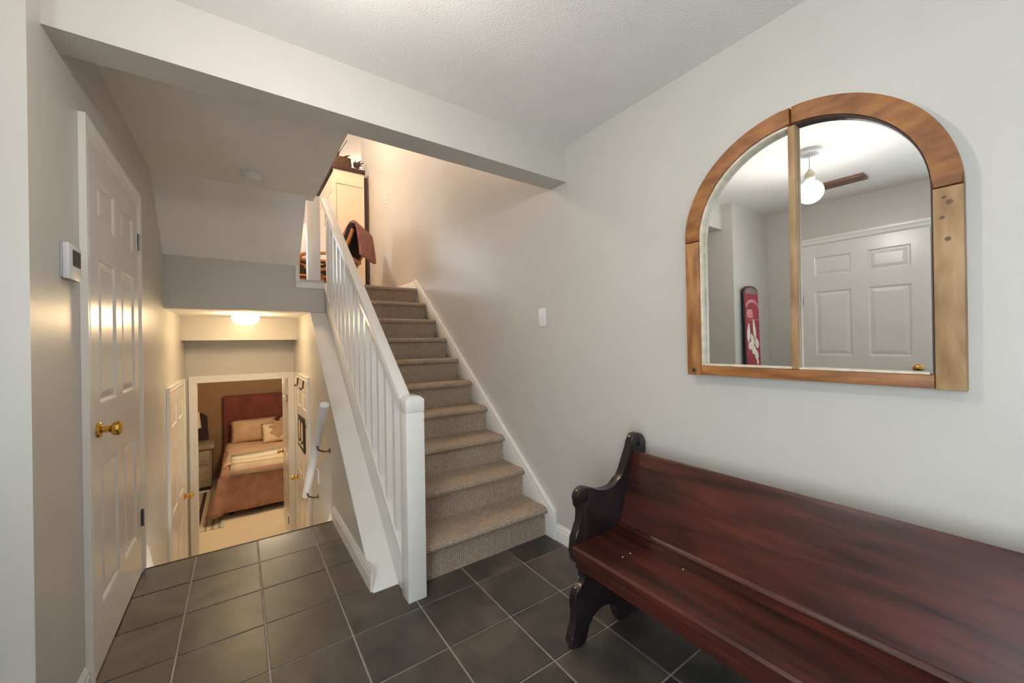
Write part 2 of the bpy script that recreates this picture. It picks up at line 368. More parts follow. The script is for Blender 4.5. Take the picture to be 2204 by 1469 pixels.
for xa, xb in zip(gx, gx[1:]):
    for ya, yb in zip(gy, gy[1:]):
        x0, x1, y0, y1 = max(xa, XE), min(xb, XR), max(ya, YB), min(yb, YD)
        if x1 <= x0 or y1 <= y0: continue
        if y0 > YE - .02 and x0 < XL: x0 = XL
        if x1 <= XL + .01 and y1 > YE: y1 = YE
        if x1 <= x0 or y1 <= y0: continue
        if x0 > .6 and y0 > 1.96: continue
        if y0 > 2.0 and x0 > XK - .01: continue
        if y0 > 2.05 and x1 > XK: x1 = XK
        if x0 > .6 and y1 > 1.96: y1 = 1.96
        tile(x0, x1, y0, y1)
struct(box('trim_floor_edge', (XL, YD - .002, -.035), (XK, YD + .016, -.001), 'darkstrip', bev=.004))

# ------------------------------------------------------------------ baseboards and skirts
BP = [(0, 0), (.014, 0), (.014, .07), (.010, .078), (.010, .088), (.005, .098), (.004, .106), (0, .106)]
def base_y(name, x, s, y0, y1, z=0):
    return struct(prism(name, [(x + s * d, z + h) for d, h in BP], 'y', y0, y1, 'trim'))
base_y('baseboard_right', XR, -1, YB, 1.865)
base_y('baseboard_left', XL, 1, YE, 2.048)
base_y('baseboard_entry', XE, 1, YB, .42)
base_y('baseboard_stair', XK, -1, 2.034, 3.0)
base_y('baseboard_upper', XR, -1, 4.17, 6.0, ZU - .012)
struct(prism('baseboard_end', [(YE - d, h) for d, h in BP], 'x', XE + .014, XL, 'trim'))
struct(prism('baseboard_lower_stair', [(3.0, -.05), (3.0, .106), (3.02, .106), (4.08, -.86), (4.08, -1.02)], 'x', XK - .012, XK, 'trim'))
struct(prism('baseboard_lower_left', [(3.10, -.05), (3.10, .09), (3.13, .106), (4.02, -.86), (4.02, -1.02)], 'x', XL, XL + .012, 'trim'))
# skirt board against the right wall, with a moulded cap
SK = .777
def skz(y): return .178 + SK * (y - 1.868)
struct(prism('trim_skirt', [(1.868, 0), (1.868, skz(1.868)), (4.165, skz(4.165)), (4.165, 1.80), (4.10, 1.74), (2.0, 0)], 'x', XR - .020, XR, 'trim', bev=.002))
struct(prism('trim_skirt_cap', [(1.862, skz(1.868) - .034), (1.862, skz(1.868) + .004), (4.17, skz(4.17) + .004), (4.17, skz(4.17) - .034)], 'x', XR - .030, XR, 'trim', bev=.005))
struct(prism('trim_skirt_bead', [(1.864, skz(1.868) - .062), (1.864, skz(1.868) - .044), (4.165, skz(4.165) - .044), (4.165, skz(4.165) - .062)], 'x', XR - .026, XR, 'trim', bev=.004))

# ------------------------------------------------------------------ carpeted flight going up
RISE, RUN, Y1 = .1865, .2415, 1.962
XS0, XS1 = .7025, XR - .021
st = thing('staircase', 'carpeted stairs climbing beside the bench wall, ten taupe loop-pile steps', 'stairs', ((XS0 + XS1) / 2, Y1, 0))
def step_mesh(k):
    """profile from the foot of the riser over the nosing to the back of the tread"""
    yr = Y1 + RUN * (k - 1); z0 = RISE * (k - 1); z1 = RISE * k; r = .021
    pr = [(yr, z0), (yr, z1 - 2 * r - .012), (yr - .004, z1 - 2 * r)]
    for a in range(0, 10):
        t = R(-90 + a * 20); pr.append((yr - .012 - r * math.cos(t), z1 - r + r * math.sin(t)))
    pr.append((yr + (RUN if k < 10 else .06) + .004, z1))
    bm = bmesh.new(); uvl = bm.loops.layers.uv.new('UVMap'); s = [0]
    for a, b in zip(pr, pr[1:]): s.append(s[-1] + math.dist(a, b))
    back = [(pr[-1][0], z0 - .02 if k > 1 else 0), (yr, z0 - .02 if k > 1 else 0)]
    def ring(x): return [bm.verts.new((x, p[0], p[1])) for p in pr]
    A, B = ring(XS0), ring(XS1)
    for i in range(len(pr) - 1):
        f = bm.faces.new((A[i], B[i], B[i + 1], A[i + 1]))
        for l, (u, v) in zip(f.loops, ((XS0, s[i]), (XS1, s[i]), (XS1, s[i + 1]), (XS0, s[i + 1]))): l[uvl].uv = (u, v + k * .3)
    a0 = [bm.verts.new((XS0, p[0], p[1])) for p in back]; b0 = [bm.verts.new((XS1, p[0], p[1])) for p in back]
    bm.faces.new(A + a0); bm.faces.new((B + b0)[::-1])
    bm.faces.new((A[-1], B[-1], b0[0], a0[0])); bm.faces.new((a0[0], b0[0], b0[1], a0[1]))
    bm.faces.new((a0[1], b0[1], B[0], A[0])) if k > 1 else None
    if k == 1: bmesh.ops.remove_doubles(bm, verts=bm.verts[:], dist=1e-6)
    return bm
for k in range(1, 11): finish('step', step_mesh(k), 'stair_carpet', st, True)
uf = box('landing_carpet', (XS0, Y1 + RUN * 9 + .06, ZU - .012), (XR - .001, 6.2, ZU - .002), 'cream_carpet'); struct(uf); uf.name = 'floor_landing'

# flight going down (its treads hide below the tile edge)
sd = thing('lower_staircase', 'cream carpeted stairs going down below the tiled floor edge', 'stairs', (.04, 3.5, ZD))
for k in range(1, 6):
    zt = -.1917 * k; y0 = 3.02 + .21 * (k - 1)
    box('step', (XL + .013, y0 + .005 if k == 1 else y0, zt - .1917 if k < 5 else ZD), (XK - .013, y0 + .21, zt), 'cream_carpet', sd, bev=.008)

# ------------------------------------------------------------------ stair railing
RS = .783
def rz(y): return .962 + RS * (y - 1.973)       # underside of the handrail
def bz(y): return .228 + .788 * (y - 1.984)     # top of the sloping bottom rail
rl = thing('stair_railing', 'white painted stair railing with square newel post, balusters and sloping handrail', 'railing', (.70, 1.88, 0))
nw = box('newel_post', (.656, 1.833, 0), (.749, 1.926, .918), 'trim', rl, bev=.003)
bm = bmesh.new(); addbox(bm, (.655, 1.832, .922), (.750, 1.927, .984), .003)
addbox(bm, (.660, 1.837, .916), (.745, 1.922, .93))
addprism(bm, [(.657, .9835), (.748, .9835), (.728, 1.000), (.677, 1.000)], 'y', 1.836, 1.924)
finish('newel_cap', bm, 'trim', nw, True)
prism('handrail', [(1.925, rz(1.925)), (4.04, rz(4.04)), (4.04, rz(4.04) + .072), (1.925, rz(1.925) + .072)], 'x', .654, .714, 'trim', rl, bev=.006)
prism('fillet_rail', [(1.93, rz(1.93) - .014), (4.04, rz(4.04) - .014), (4.04, rz(4.04)), (1.93, rz(1.93))], 'x', .668, .700, 'trim', rl)
prism('stringer', [(1.926, 0), (2.03, 0), (4.02, KS * 1.99), (4.02, bz(4.02) - .02), (1.926, bz(1.926) - .02)], 'x', .668, .702, 'trim', rl, bev=.002)
prism('bottom_rail', [(1.926, bz(1.926) - .022), (4.03, bz(4.03) - .022), (4.03, bz(4.03)), (1.926, bz(1.926))], 'x', .658, .708, 'trim', rl, bev=.003)
for k in range(14):
    y = 2.055 + .1385 * k; hw = .0195
    if y > 3.95: break
    prism('baluster', [(y - hw, bz(y - hw)), (y + hw, bz(y + hw)), (y + hw, rz(y + hw) - .013), (y - hw, rz(y - hw) - .013)], 'x', .666, .701, 'trim', rl)
up = box('landing_post', (.532, 4.03, ZU - .012), (.640, 4.13, 2.655), 'trim', rl, bev=.004)
tube('landing_upright', [(.74, 4.25, ZU - .012), (.74, 4.25, ZU + .05), (.735, 4.25, ZU + .3), (.735, 4.25, 2.5)], [.022, .014, .012, .012], 'trim', rl, n=10)  # plain white upright with a flared foot beside the landing post

# ------------------------------------------------------------------ doors
def knob(parent, c, n, m='brass', s=1.0):
    pr = [(.030, 0), (.031, .004), (.026, .010), (.013, .014), (.012, .030), (.016, .036), (.026, .042), (.029, .052), (.027, .062), (.018, .069), (.004, .071)]
    return lathe('door_knob', [(a * s, b * s) for a, b in pr], c, m, parent, n, 20)
def door(name, O, u, n, w, z0, h, knob_s=None, hinge_s=None, hinges=(), cas=.062, casing_sides=(1, 1), label=None, hm='steel', panel_rows=None, thick=.035, free=False):
    """door leaf with six raised panels; O at the foot of one jamb, u along the width, n out of the wall"""
    O = Vector(O); u = Vector(u); n = Vector(n)
    d = sthing(name, O + u * (w / 2) + Vector((0, 0, z0)), label) 
    WL[d] = O + u * (w / 2) + Vector((0, 0, z0))
    P = Vector((O.x, O.y, z0))
    st_ = .105 * w / .82; ms = .10 * w / .82; g = .003
    c0, c1 = st_, w / 2 - ms / 2; c2, c3 = w / 2 + ms / 2, w - st_
    rows = panel_rows or [(.235, .785), (1.03, 1.62), (1.755, 1.935)]
    rows = [(a * h / 2.05, b * h / 2.05) for a, b in rows]
    F = .012 if not free else thick
    bm = bmesh.new()
    frame_box(bm, P, u, n, (g, 0, .008), (w - g, F - .010, h - g))
    zs = [.008] + [v for r in rows for v in r] + [h - g]
    for a, b in ((g, c0), (c3, w - g)): frame_box(bm, P, u, n, (a, F - .010, .008), (b, F, h - g))
    for a, b in zip(zs[0::2], zs[1::2]): frame_box(bm, P, u, n, (c0, F - .010, a), (c3, F, b))
    for a, b in rows: frame_box(bm, P, u, n, (c1, F - .010, a), (c2, F, b))
    finish('door_leaf', bm, 'door', d)
    for a, b in rows:
        for s0, s1 in ((c0, c1), (c2, c3)):
            bm = bmesh.new(); prev = None
            for ins, dep in ((0, F - .0005), (.006, F - .002), (.013, F - .0095), (.020, F - .0095), (.044, F - .003), (.05, F - .0025)):
                q = [(s0 + ins, a + ins), (s1 - ins, a + ins), (s1 - ins, b - ins), (s0 + ins, b - ins)]
                ring = [bm.verts.new(P + u * s + n * dep + Vector((0, 0, z))) for s, z in q]
                if prev:
                    for i in range(4): bm.faces.new((prev[i], prev[(i + 1) % 4], ring[(i + 1) % 4], ring[i]))
                prev = ring
            bm.faces.new(prev); finish('panel', bm, 'door', d)
    if not free:
        CP = [(0, .0), (0, .010), (.012, .016), (.030, .014), (.046, .020), (cas, .021), (cas, 0)]
        def jamb(s, sg):
            bm = bmesh.new(); v0 = []; v1 = []
            for a, dpt in CP:
                p = P + u * (s + sg * a) + n * dpt
                v0.append(bm.verts.new(p)); v1.append(bm.verts.new(p + Vector((0, 0, h + a))))
            bm.faces.new(v0); bm.faces.new(v1[::-1])
            for i in range(len(CP)): j = (i + 1) % len(CP); bm.faces.new((v0[i], v0[j], v1[j], v1[i]))
            finish('casing', bm, 'trim', d)
        if casing_sides[0]: jamb(0, -1)
        if casing_sides[1]: jamb(w, 1)
        bm = bmesh.new(); v0 = []; v1 = []
        for a, dpt in CP:
            v0.append(bm.verts.new(P + u * (-a if casing_sides[0] else 0) + n * dpt + Vector((0, 0, h + a))))
            v1.append(bm.verts.new(P + u * (w + (a if casing_sides[1] else 0)) + n * dpt + Vector((0, 0, h + a))))
        bm.faces.new(v0); bm.faces.new(v1[::-1])
        for i in range(len(CP)): j = (i + 1) % len(CP); bm.faces.new((v0[i], v0[j], v1[j], v1[i]))
        finish('casing', bm, 'trim', d)
    if knob_s: knob(d, P + u * knob_s[0] + n * (F + .0005) + Vector((0, 0, knob_s[1])), n)
    for hz in hinges:
        bm = bmesh.new()
        frame_box(bm, P, u, n, (hinge_s - .016, F, hz - .045), (hinge_s + .010, F + .003, hz + .045))
        addtube(bm, [P + u * hinge_s + n * (F + .007) + Vector((0, 0, hz - .047)), P + u * hinge_s + n * (F + .007) + Vector((0, 0, hz + .047))], .006, 8)
        finish('hinge', bm, hm, d, True)
    return d
door('door_1', (XL + .0005, 2.115, 0), (0, 1, 0), (1, 0, 0), .865, 0, 2.06, (.075, .937), .86, (.31, 1.845), label='white six-panel door with brass knob and tall casing on the hall wall')
door('door_2', (XE + .0005, .50, 0), (0, 1, 0), (1, 0, 0), .86, 0, 2.07, (.08, .95), .853, (.30, 1.55), label='white panelled entry door seen in the mirror')
door('door_3', (XL + .0005, 4.10, ZD), (0, 1, 0), (1, 0, 0), 1.0, ZD, 2.03, (.92, .93), label='cream lit panelled door with brass knob on the lower hall wall', cas=.055)
door('door_4', (XK - .0005, 5.06, ZD), (0, -1, 0), (-1, 0, 0), .90, ZD, 2.04, (.065, .92), label='white panelled door behind the wall handrail in the lower hall', cas=.055)
d5 = door('door_5', (DX1 + .036, 5.545, ZD), (0, 1, 0), (-1, 0, 0), .74, ZD, 2.0, (.68, .95), .012, (.24, 1.75), label='open bedroom door swung inward beside the bed', free=True, thick=.034, hm='bronze')
# bedroom doorway casing
dc = sthing('trim_bedroom_doorway', (.03, 5.42, ZD))
for s, x in ((-1, DX0), (1, DX1)):
    xo = x + s * .06
    boxes('casing', [((min(x, xo), 5.404, ZD), (max(x, xo), 5.4195, DZ1)), ((min(x + s * .042, xo), 5.398, ZD), (max(x + s * .042, xo), 5.404, DZ1))], 'trim', dc)
    box('jamb', (min(x, x - s * .004), 5.404, ZD), (max(x, x - s * .004), 5.535, DZ1), 'trim', dc)
boxes('casing', [((DX0 - .06, 5.404, DZ1), (DX1 + .0585, 5.4195, DZ1 + .07)), ((DX0 - .06, 5.398, DZ1 + .045), (DX1 + .0585, 5.404, DZ1 + .07))], 'trim', dc)
box('jamb', (DX0, 5.404, DZ1 - .004), (DX1, 5.535, DZ1), 'trim', dc)
# over-door hooks and picture on door 4
for y, wh in ((4.80, 'nearer the bedroom doorway'), (4.36, 'nearer the wall handrail')):
    hk = tube('over_door_hook', [(XK - .02, y, .90), (XK - .026, y, .885), (XK - .030, y, .83), (XK - .045, y, .815), (XK - .055, y, .835)], .007, 'black')
    tag(hk, 'small black over-door hook on the lower hall door, ' + wh, 'hook', 'hooks over the lower hall door')
pc = thing('hanging_print', 'dark narrow print with white figures hung on the lower hall door', 'picture', (XK - .02, 4.59, .17))
box('frame', (XK - .024, 4.37, .17), (XK - .013, 4.83, .52), 'picture', pc, bev=.003)
for yy in (4.70, 4.51):
    prism('figure', spline([(yy - .045, .28), (yy - .05, .40), (yy - .03, .45), (yy, .46), (yy + .03, .45), (yy + .05, .40), (yy + .045, .28), (yy, .275)], 3), 'x', XK - .0265, XK - .0243, 'cream_cloth', pc)
for k, yy in enumerate((4.74, 4.68, 4.62, 4.56, 4.50, 4.45)):
    box('lettering', (XK - .0265, yy - .02, .205 + .01 * (k % 2)), (XK - .0243, yy + .02, .225 + .012 * (k % 3)), 'cream_cloth', pc)

# ------------------------------------------------------------------ wall handrail of the lower stairs
hr = thing('wall_handrail', 'white wall handrail on brackets sloping down the lower stairs', 'handrail', (.46, 3.25, .3))
p0, p1 = Vector((.455, 2.80, .865)), Vector((.455, 3.76, -.035))
bm = bmesh.new(); t = (p1 - p0).normalized(); nrm = Vector((0, t.z, -t.y)) * -1
sec = []
for k in range(10):
    a = k * 2 * math.pi / 10; sec.append((.030 * math.cos(a), .024 * math.sin(a)))
r0 = [bm.verts.new(p0 + Vector((a, 0, 0)) + nrm * b) for a, b in sec]; r1 = [bm.verts.new(p1 + Vector((a, 0, 0)) + nrm * b) for a, b in sec]
for k in range(10): bm.faces.new((r0[k], r0[(k + 1) % 10], r1[(k + 1) % 10], r1[k]))
bm.faces.new(r0[::-1]); bm.faces.new(r1); finish('rail', bm, 'trim', hr, True)
for f in (.36, .93):
    q = p0.lerp(p1, f)
    bm = bmesh.new(); addtube(bm, [q - nrm * .022, q + Vector((.01, 0, -.05)), q + Vector((.05, 0, -.07)), Vector((XK - .002, q.y, q.z - .07))], .007, 8)
    addlathe(bm, [(.020, 0), (.020, .004), (.012, .008)], (XK - .0005, q.y, q.z - .07), (-1, 0, 0), 14)
    finish('bracket', bm, 'bronze', hr, True)
cv = thing('wall_hook', 'small white hook on the wall below the lower handrail', 'hook', (XK, 3.64, .08))
tube('hook_arm', [(XK - .006, 3.64, .09), (XK - .006, 3.64, .20), (XK - .02, 3.64, .215)], .006, 'plastic', cv)

# ------------------------------------------------------------------ ceiling lights and detectors
sm = thing('smoke_detector', 'round white smoke detector on the ceiling above the lower stairs', 'smoke detector', (.085, 3.205, 2.40))
lathe('body', [(.062, 0), (.062, -.016), (.056, -.030), (.050, -.036), (.03, -.038), (.001, -.038)], (.085, 3.205, ZC - .0005), 'plastic', sm)
lathe('vent_ring', [(.066, 0), (.066, -.006), (.060, -.008)], (.085, 3.205, ZC - .0003), 'plastic', sm)
ll = thing('dome_ceiling_light', 'lit frosted dome light on the low ceiling of the lower hall', 'ceiling light', (.056, 4.42, 1.454))
lathe('base', [(.085, 0), (.085, -.012), (.075, -.016)], (.056, 4.42, 1.5575), 'plastic', ll)
lathe('dome', [(.080, -.014), (.106, -.024), (.112, -.040), (.106, -.062), (.085, -.084), (.050, -.098), (.001, -.103)], (.056, 4.42, 1.5575), 'glow_hall', ll, n=32)
PX, PY = .165, .892
pl = thing('pendant_light', 'lit clear globe pendant hanging from the entry ceiling, seen in the mirror', 'pendant light', (PX, PY, 2.09))
lathe('canopy', [(.060, 0), (.060, -.022), (.055, -.026), (.001, -.027)], (PX, PY, ZC - .0005), 'plastic', pl)
tube('cord', [(PX, PY, ZC - .026), (PX, PY, 2.315)], .003, 'plastic', pl)
lathe('socket', [(.006, .075), (.026, .045), (.030, .02), (.024, .0)], (PX, PY, 2.245), 'cream_paint', pl)
gp = [(.022, .078)] + [(.074 * math.sin(a), .074 * math.cos(a)) for a in [R(x) for x in range(22, 180, 12)]] + [(.002, -.074)]
lathe('globe', gp, (PX, PY, 2.172), 'globe', pl)
lathe('bulb', [(.012, .06), (.014, .035), (.026, .015), (.030, -.005), (.024, -.026), (.002, -.034)], (PX, PY, 2.178), 'glow_white', pl)
bt = thing('ceiling_batten', 'brown wooden strip fixed flat to the entry ceiling, seen in the mirror', 'strip', (-.68, .92, 2.415))
box('strip', (-.75, .775, ZC - .022), (-.615, 1.12, ZC - .0005), 'batten', bt, bev=.004)
lathe('screw', [(.010, 0), (.010, -.003), (.002, -.004)], (-.68, .81, ZC - .022), 'black', bt)
for lx, ly, pw, wh in ((.25, 5.0, 90, 'above the landing'), (2.3, 7.6, 42, 'beyond the tall cabinet, added to brighten the far wall')):  # second dome is an unseen addition that lightens the far wall
    ul = thing('upper_ceiling_light', 'lit ceiling dome in the upper room ' + wh, 'ceiling light', (lx, ly, 4.47), 'upper room ceiling domes')
    lathe('base', [(.13, 0), (.13, -.02)], (lx, ly, ZT - .0005), 'plastic', ul)
    lathe('dome', [(.12, -.02), (.16, -.04), (.15, -.08), (.08, -.12), (.001, -.13)], (lx, ly, ZT - .0005), 'glow_warm', ul)
    lamp('upper_bulb', (lx, ly, 4.36), pw, (1, .72, .50), .12)
bl = thing('bedroom_ceiling_light', 'lit ceiling dome inside the bedroom', 'ceiling light', (.35, 6.6, 1.2))
lathe('base', [(.11, 0), (.11, -.015)], (.35, 6.6, 1.2895), 'plastic', bl)
lathe('dome', [(.10, -.015), (.14, -.03), (.12, -.07), (.06, -.09), (.001, -.10)], (.35, 6.6, 1.2895), 'glow_warm', bl)
lamp('bedroom_bulb', (.35, 6.6, 1.12), 42, (1, .80, .56), .1)

# ------------------------------------------------------------------ switches, thermostat
def switch(name, label, y, z, toggle):
    s = thing(name, label, 'light switch', (XR, y, z - .06))
    box('plate', (XR - .007, y - .036, z - .059), (XR - .0003, y + .036, z + .059), 'plastic', s, bev=.003)
    if toggle: box('toggle', (XR - .018, y - .005, z - .010), (XR - .007, y + .005, z + .008), 'plastic', s, bev=.002)
    for dz in (-.030, .030): lathe('screw', [(.003, 0), (.003, .0012), (.001, .0016)], (XR - .007, y, z + dz), 'plastic', s, (-1, 0, 0), 8)
switch('light_switch', 'white toggle light switch on the wall between stairs and mirror', 1.977, 1.416, True)
switch('light_switch', 'white light switch on the wall at the top of the stairs', 5.235, 3.19, True)
nl = lathe('wall_nail', [(.004, 0), (.004, .002), (.0015, .003), (.0015, .008)], (XR - .0005, 1.915, 1.565), 'plastic', None, (-1, 0, 0), 10)
tag(nl, 'tiny white nail in the wall above the stair light switch', 'nail')
th = thing('thermostat', 'white wall thermostat beside the tall hall door', 'thermostat', (XL, 1.92, 1.488))
box('backplate', (XL + .0003, 1.868, 1.492), (XL + .006, 1.985, 1.602), 'thermo', th, bev=.002)
hb = box('housing', (XL + .006, 1.862, 1.488), (XL + .022, 1.980, 1.606), 'thermo', th, bev=.003)
box('screen', (XL + .022, 1.895, 1.535), (XL + .0235, 1.968, 1.588), 'black', hb)

# ------------------------------------------------------------------ arched mirror
MR = (1.630, .545, 1.108)
mr_ = thing('arched_mirror', 'arched wall mirror made from a worn pine window frame with one mullion', 'mirror', MR)
HW, SPR, FW, DEP = .392, .560, .058, .046
x1_, x0_ = 1.630, 1.630 - DEP
yc, zb = MR[1], MR[2]
def arc(r, a0, a1, n=22): return [(yc + r * math.cos(R(a0 + (a1 - a0) * i / n)), zb + SPR + r * math.sin(R(a0 + (a1 - a0) * i / n))) for i in range(n + 1)]
prism('stile', [(yc - HW, zb), (yc - HW + FW, zb), (yc - HW + FW, zb + SPR - .002), (yc - HW, zb + SPR - .002)], 'x', x0_, x1_, 'pine_light', mr_, bev=.004)
prism('stile', [(yc + HW - FW, zb), (yc + HW, zb), (yc + HW, zb + SPR - .002), (yc + HW - FW, zb + SPR - .002)], 'x', x0_, x1_, 'pine', mr_, bev=.004)
prism('bottom_rail', [(yc - HW + FW + .001, zb + .002), (yc + HW - FW - .001, zb + .002), (yc + HW - FW - .001, zb + .040), (yc - HW + FW + .001, zb + .040)], 'x', x0_ + .002, x1_, 'pine_h', mr_, bev=.004)
for a0, a1 in ((0.1, 89.6), (90.4, 179.9)):
    prism('arch_segment', arc(HW, a0, a1) + arc(HW - FW, a1, a0), 'x', x0_, x1_, 'pine_arch', mr_, bev=.004)
IR = HW - FW
prism('mullion', [(yc - .011, zb + .041), (yc + .011, zb + .041), (yc + .011, zb + SPR + IR - .004), (yc - .011, zb + SPR + IR - .004)], 'x', x0_ + .006, x1_ - .012, 'pine_light', mr_, bev=.004)
for s in (-1, 1):
    ar = [(yc + s * abs(IR - .001) * math.cos(R(a)), zb + SPR + (IR - .001) * math.sin(R(a))) for a in [88 * i / 20 for i in range(21)]]
    prism('mirror_pane', [(yc + s * .006, zb + .035)] + [(yc + s * (IR - .001), zb + .035)] + ar + [(yc + s * .006, zb + SPR + IR - .003)], 'x', x1_ - .013, x1_ - .006, 'mirror', mr_)
bw = .010
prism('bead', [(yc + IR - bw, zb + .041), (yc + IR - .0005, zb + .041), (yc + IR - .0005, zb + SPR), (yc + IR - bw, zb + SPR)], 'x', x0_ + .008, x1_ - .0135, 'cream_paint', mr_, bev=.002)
prism('bead', [(yc - IR + .0005, zb + .041), (yc - IR + .004, zb + .041), (yc - IR + .004, zb + SPR), (yc - IR + .0005, zb + SPR)], 'x', x0_ + .010, x1_ - .0135, 'darkstrip', mr_)  # dark colour stands in for the shaded reveal inside the right stile
prism('bead', arc(IR - .0005, 91.5, 180) + arc(IR - .004, 180, 91.5), 'x', x0_ + .010, x1_ - .0135, 'darkstrip', mr_)  # same painted reveal shade carried round the right half of the arch
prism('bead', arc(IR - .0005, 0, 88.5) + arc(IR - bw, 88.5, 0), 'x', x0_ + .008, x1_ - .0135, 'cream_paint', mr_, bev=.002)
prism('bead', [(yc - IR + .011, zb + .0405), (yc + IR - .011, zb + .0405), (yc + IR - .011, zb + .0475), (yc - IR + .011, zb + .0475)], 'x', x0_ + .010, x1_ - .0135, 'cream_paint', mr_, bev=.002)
lathe('knot', [(.009, 0), (.007, .0012), (.001, .0016)], (x0_ + .0002, yc + HW - .03, zb + .02), 'darkstrip', mr_, (-1, 0, 0), 10)
for dy, dz, s in ((.030, .415, .007), (.040, .475, .006), (.026, .515, .008), (.036, .53, .005)):
    lathe('knot', [(s, 0), (s * .6, .0008), (.001, .001)], (x0_ + .0002, yc - HW + dy, zb + dz), 'batten', mr_, (-1, 0, 0), 10)
mr_.rotation_euler = (0, R(-.5), R(1.0))

# ------------------------------------------------------------------ pew bench
bn = thing('church_pew', 'dark red-brown wooden pew bench with scrolled black end panels under the mirror', 'bench', (1.35, .24, 0))
front = [(1.537, .822), (1.505, .815), (1.488, .797), (1.479, .765), (1.450, .71), (1.420, .655), (1.380, .618), (1.325, .607), (1.272, .613), (1.231, .628), (1.192, .643),
         (1.155, .640), (1.134, .618), (1.135, .592), (1.151, .567), (1.154, .53), (1.146, .492), (1.124, .463), (1.116, .416), (1.112, .376), (1.124, .345), (1.151, .321),
         (1.170, .294), (1.173, .266), (1.154, .244), (1.127, .232), (1.114, .208), (1.114, .163), (1.116, .115), (1.108, .083), (1.093, .056), (1.089, .026), (1.098, .004)]
rest = [(1.135, 0), (1.170, .003), (1.183, .045), (1.210, .095), (1.280, .118), (1.345, .095), (1.370, .050), (1.380, .004), (1.45, 0), (1.555, .004), (1.575, .15), (1.588, .40), (1.590, .60), (1.582, .70), (1.590, .755), (1.578, .800)]
outline = spline(front + rest, 3)
for ya, yb in ((1.160, 1.198), (-.72, -.682)):
    ep = prism('end_panel', outline, 'y', ya, yb, 'darkwood', bn, bev=.006)
    for bx, bz_, br in ((1.168, .607, .024), (1.540, .780, .020)):
        lathe('scroll_boss', [(br, 0), (br * .95, .004), (br * .6, .007), (.001, .008)], (bx, ya + .0005, bz_), 'darkwood', ep, (0, -1, 0), 18)
prism('seat', [(1.098, .392), (1.098, .418), (1.106, .426), (1.40, .430), (1.41, .400), (1.104, .388)], 'y', -.681, 1.159, 'redwood', bn, bev=.0015)
prism('apron', [(1.116, .335), (1.116, .389), (1.142, .389), (1.142, .335)], 'y', -.681, 1.159, 'redwood', bn)
prism('backrest', [(1.388, .431), (1.490, .732), (1.500, .745), (1.522, .738), (1.418, .420), (1.410, .4305)], 'y', -.681, 1.159, 'redwood', bn, bev=.0015)
prism('back_moulding', [(1.379, .4305), (1.388, .4305), (1.393, .446), (1.387, .444)], 'y', -.681, 1.159, 'redwood', bn, bev=.001)
prism('stretcher', [(1.44, .10), (1.44, .16), (1.465, .16), (1.465, .10)], 'y', -.681, 1.159, 'darkwood', bn)
def bp(y, f): return (1.386 + .108 * f, y, .432 + .312 * f)
for (x, y, z, nx) in ((1.19, .98, .4305, (0, 0, 1)), (1.235, .98, .4305, (0, 0, 1)), (1.30, .80, .4305, (0, 0, 1))):
    lathe('nail_head', [(.003, 0), (.003, .001), (.001, .0015)], (x, y, z), 'plastic', bn, nx, 8)

# ------------------------------------------------------------------ snowboard by the entry end wall
sb = thing('snowboard', 'red snowboard with white petal print leaning upright, seen in the mirror', 'snowboard', (-.745, 1.46, 0))
def board_outline(hw, z0, z1, n=10):
    pts = []
    for i in range(n + 1): a = R(180 + 180 * i / n); pts.append((hw * math.cos(a), z0 + hw * .9 + hw * .9 * math.sin(a)))
    for i in range(n + 1): a = R(0 + 180 * i / n); pts.append((hw * math.cos(a), z1 - hw * .3 + hw * .3 * math.sin(a)))
    return [(-.745 + x, z) for x, z in pts]
prism('core', board_outline(.158, .003, 1.705), 'y', 1.455, 1.470, 'board_black', sb, bev=.003)
ts = prism('topsheet', board_outline(.146, .015, 1.692), 'y', 1.452, 1.4548, 'board_red', sb)
def print_(name, pts, m): return prism(name, [(-.745 + x, z) for x, z in pts], 'y', 1.4500, 1.4518, m, ts)
print_('tip_print', [(-.138, 1.63), (.138, 1.63), (.125, 1.655), (.06, 1.685), (-.06, 1.685), (-.125, 1.655)], 'board_grey')
print_('arch_print', [(.135 * math.cos(R(a)), 1.51 + .07 * math.sin(R(a))) for a in range(0, 181, 15)] + [(.125 * math.cos(R(a)), 1.485 + .065 * math.sin(R(a))) for a in range(180, -1, -15)], 'board_pink')
print_('emblem', [(-.01, 1.41), (.10, 1.405), (.12, 1.43), (.115, 1.48), (.01, 1.49), (-.005, 1.46)], 'board_pink')
print_('line_print', [(-.14, 1.385), (.06, 1.383), (.06, 1.389), (-.14, 1.391)], 'board_pink')
def petal(cx, cz, l, w_, a):
    q = spline([(0, -.5), (.42, -.2), (.36, .2), (.05, .5), (-.3, .25), (-.45, -.2)], 3); ca, sa = math.cos(R(a)), math.sin(R(a))
    return [(cx + (x * w_) * ca - (z * l) * sa, cz + (x * w_) * sa + (z * l) * ca) for x, z in q]
for k, pt in enumerate([(.095, 1.27, .18, .07, 8), (-.03, 1.30, .20, .065, -8), (.02, 1.20, .13, .08, -20), (.07, 1.15, .08, .085, 60), (-.075, 1.17, .11, .09, -25), (.0, 1.11, .10, .09, -40), (-.06, 1.06, .10, .09, -10), (-.08, .995, .045, .07, 60)]):
    print_('petal', petal(*pt), 'board_petal')
sb.rotation_euler = (R(-1.0), 0, 0)
sb.location.y = 1.585

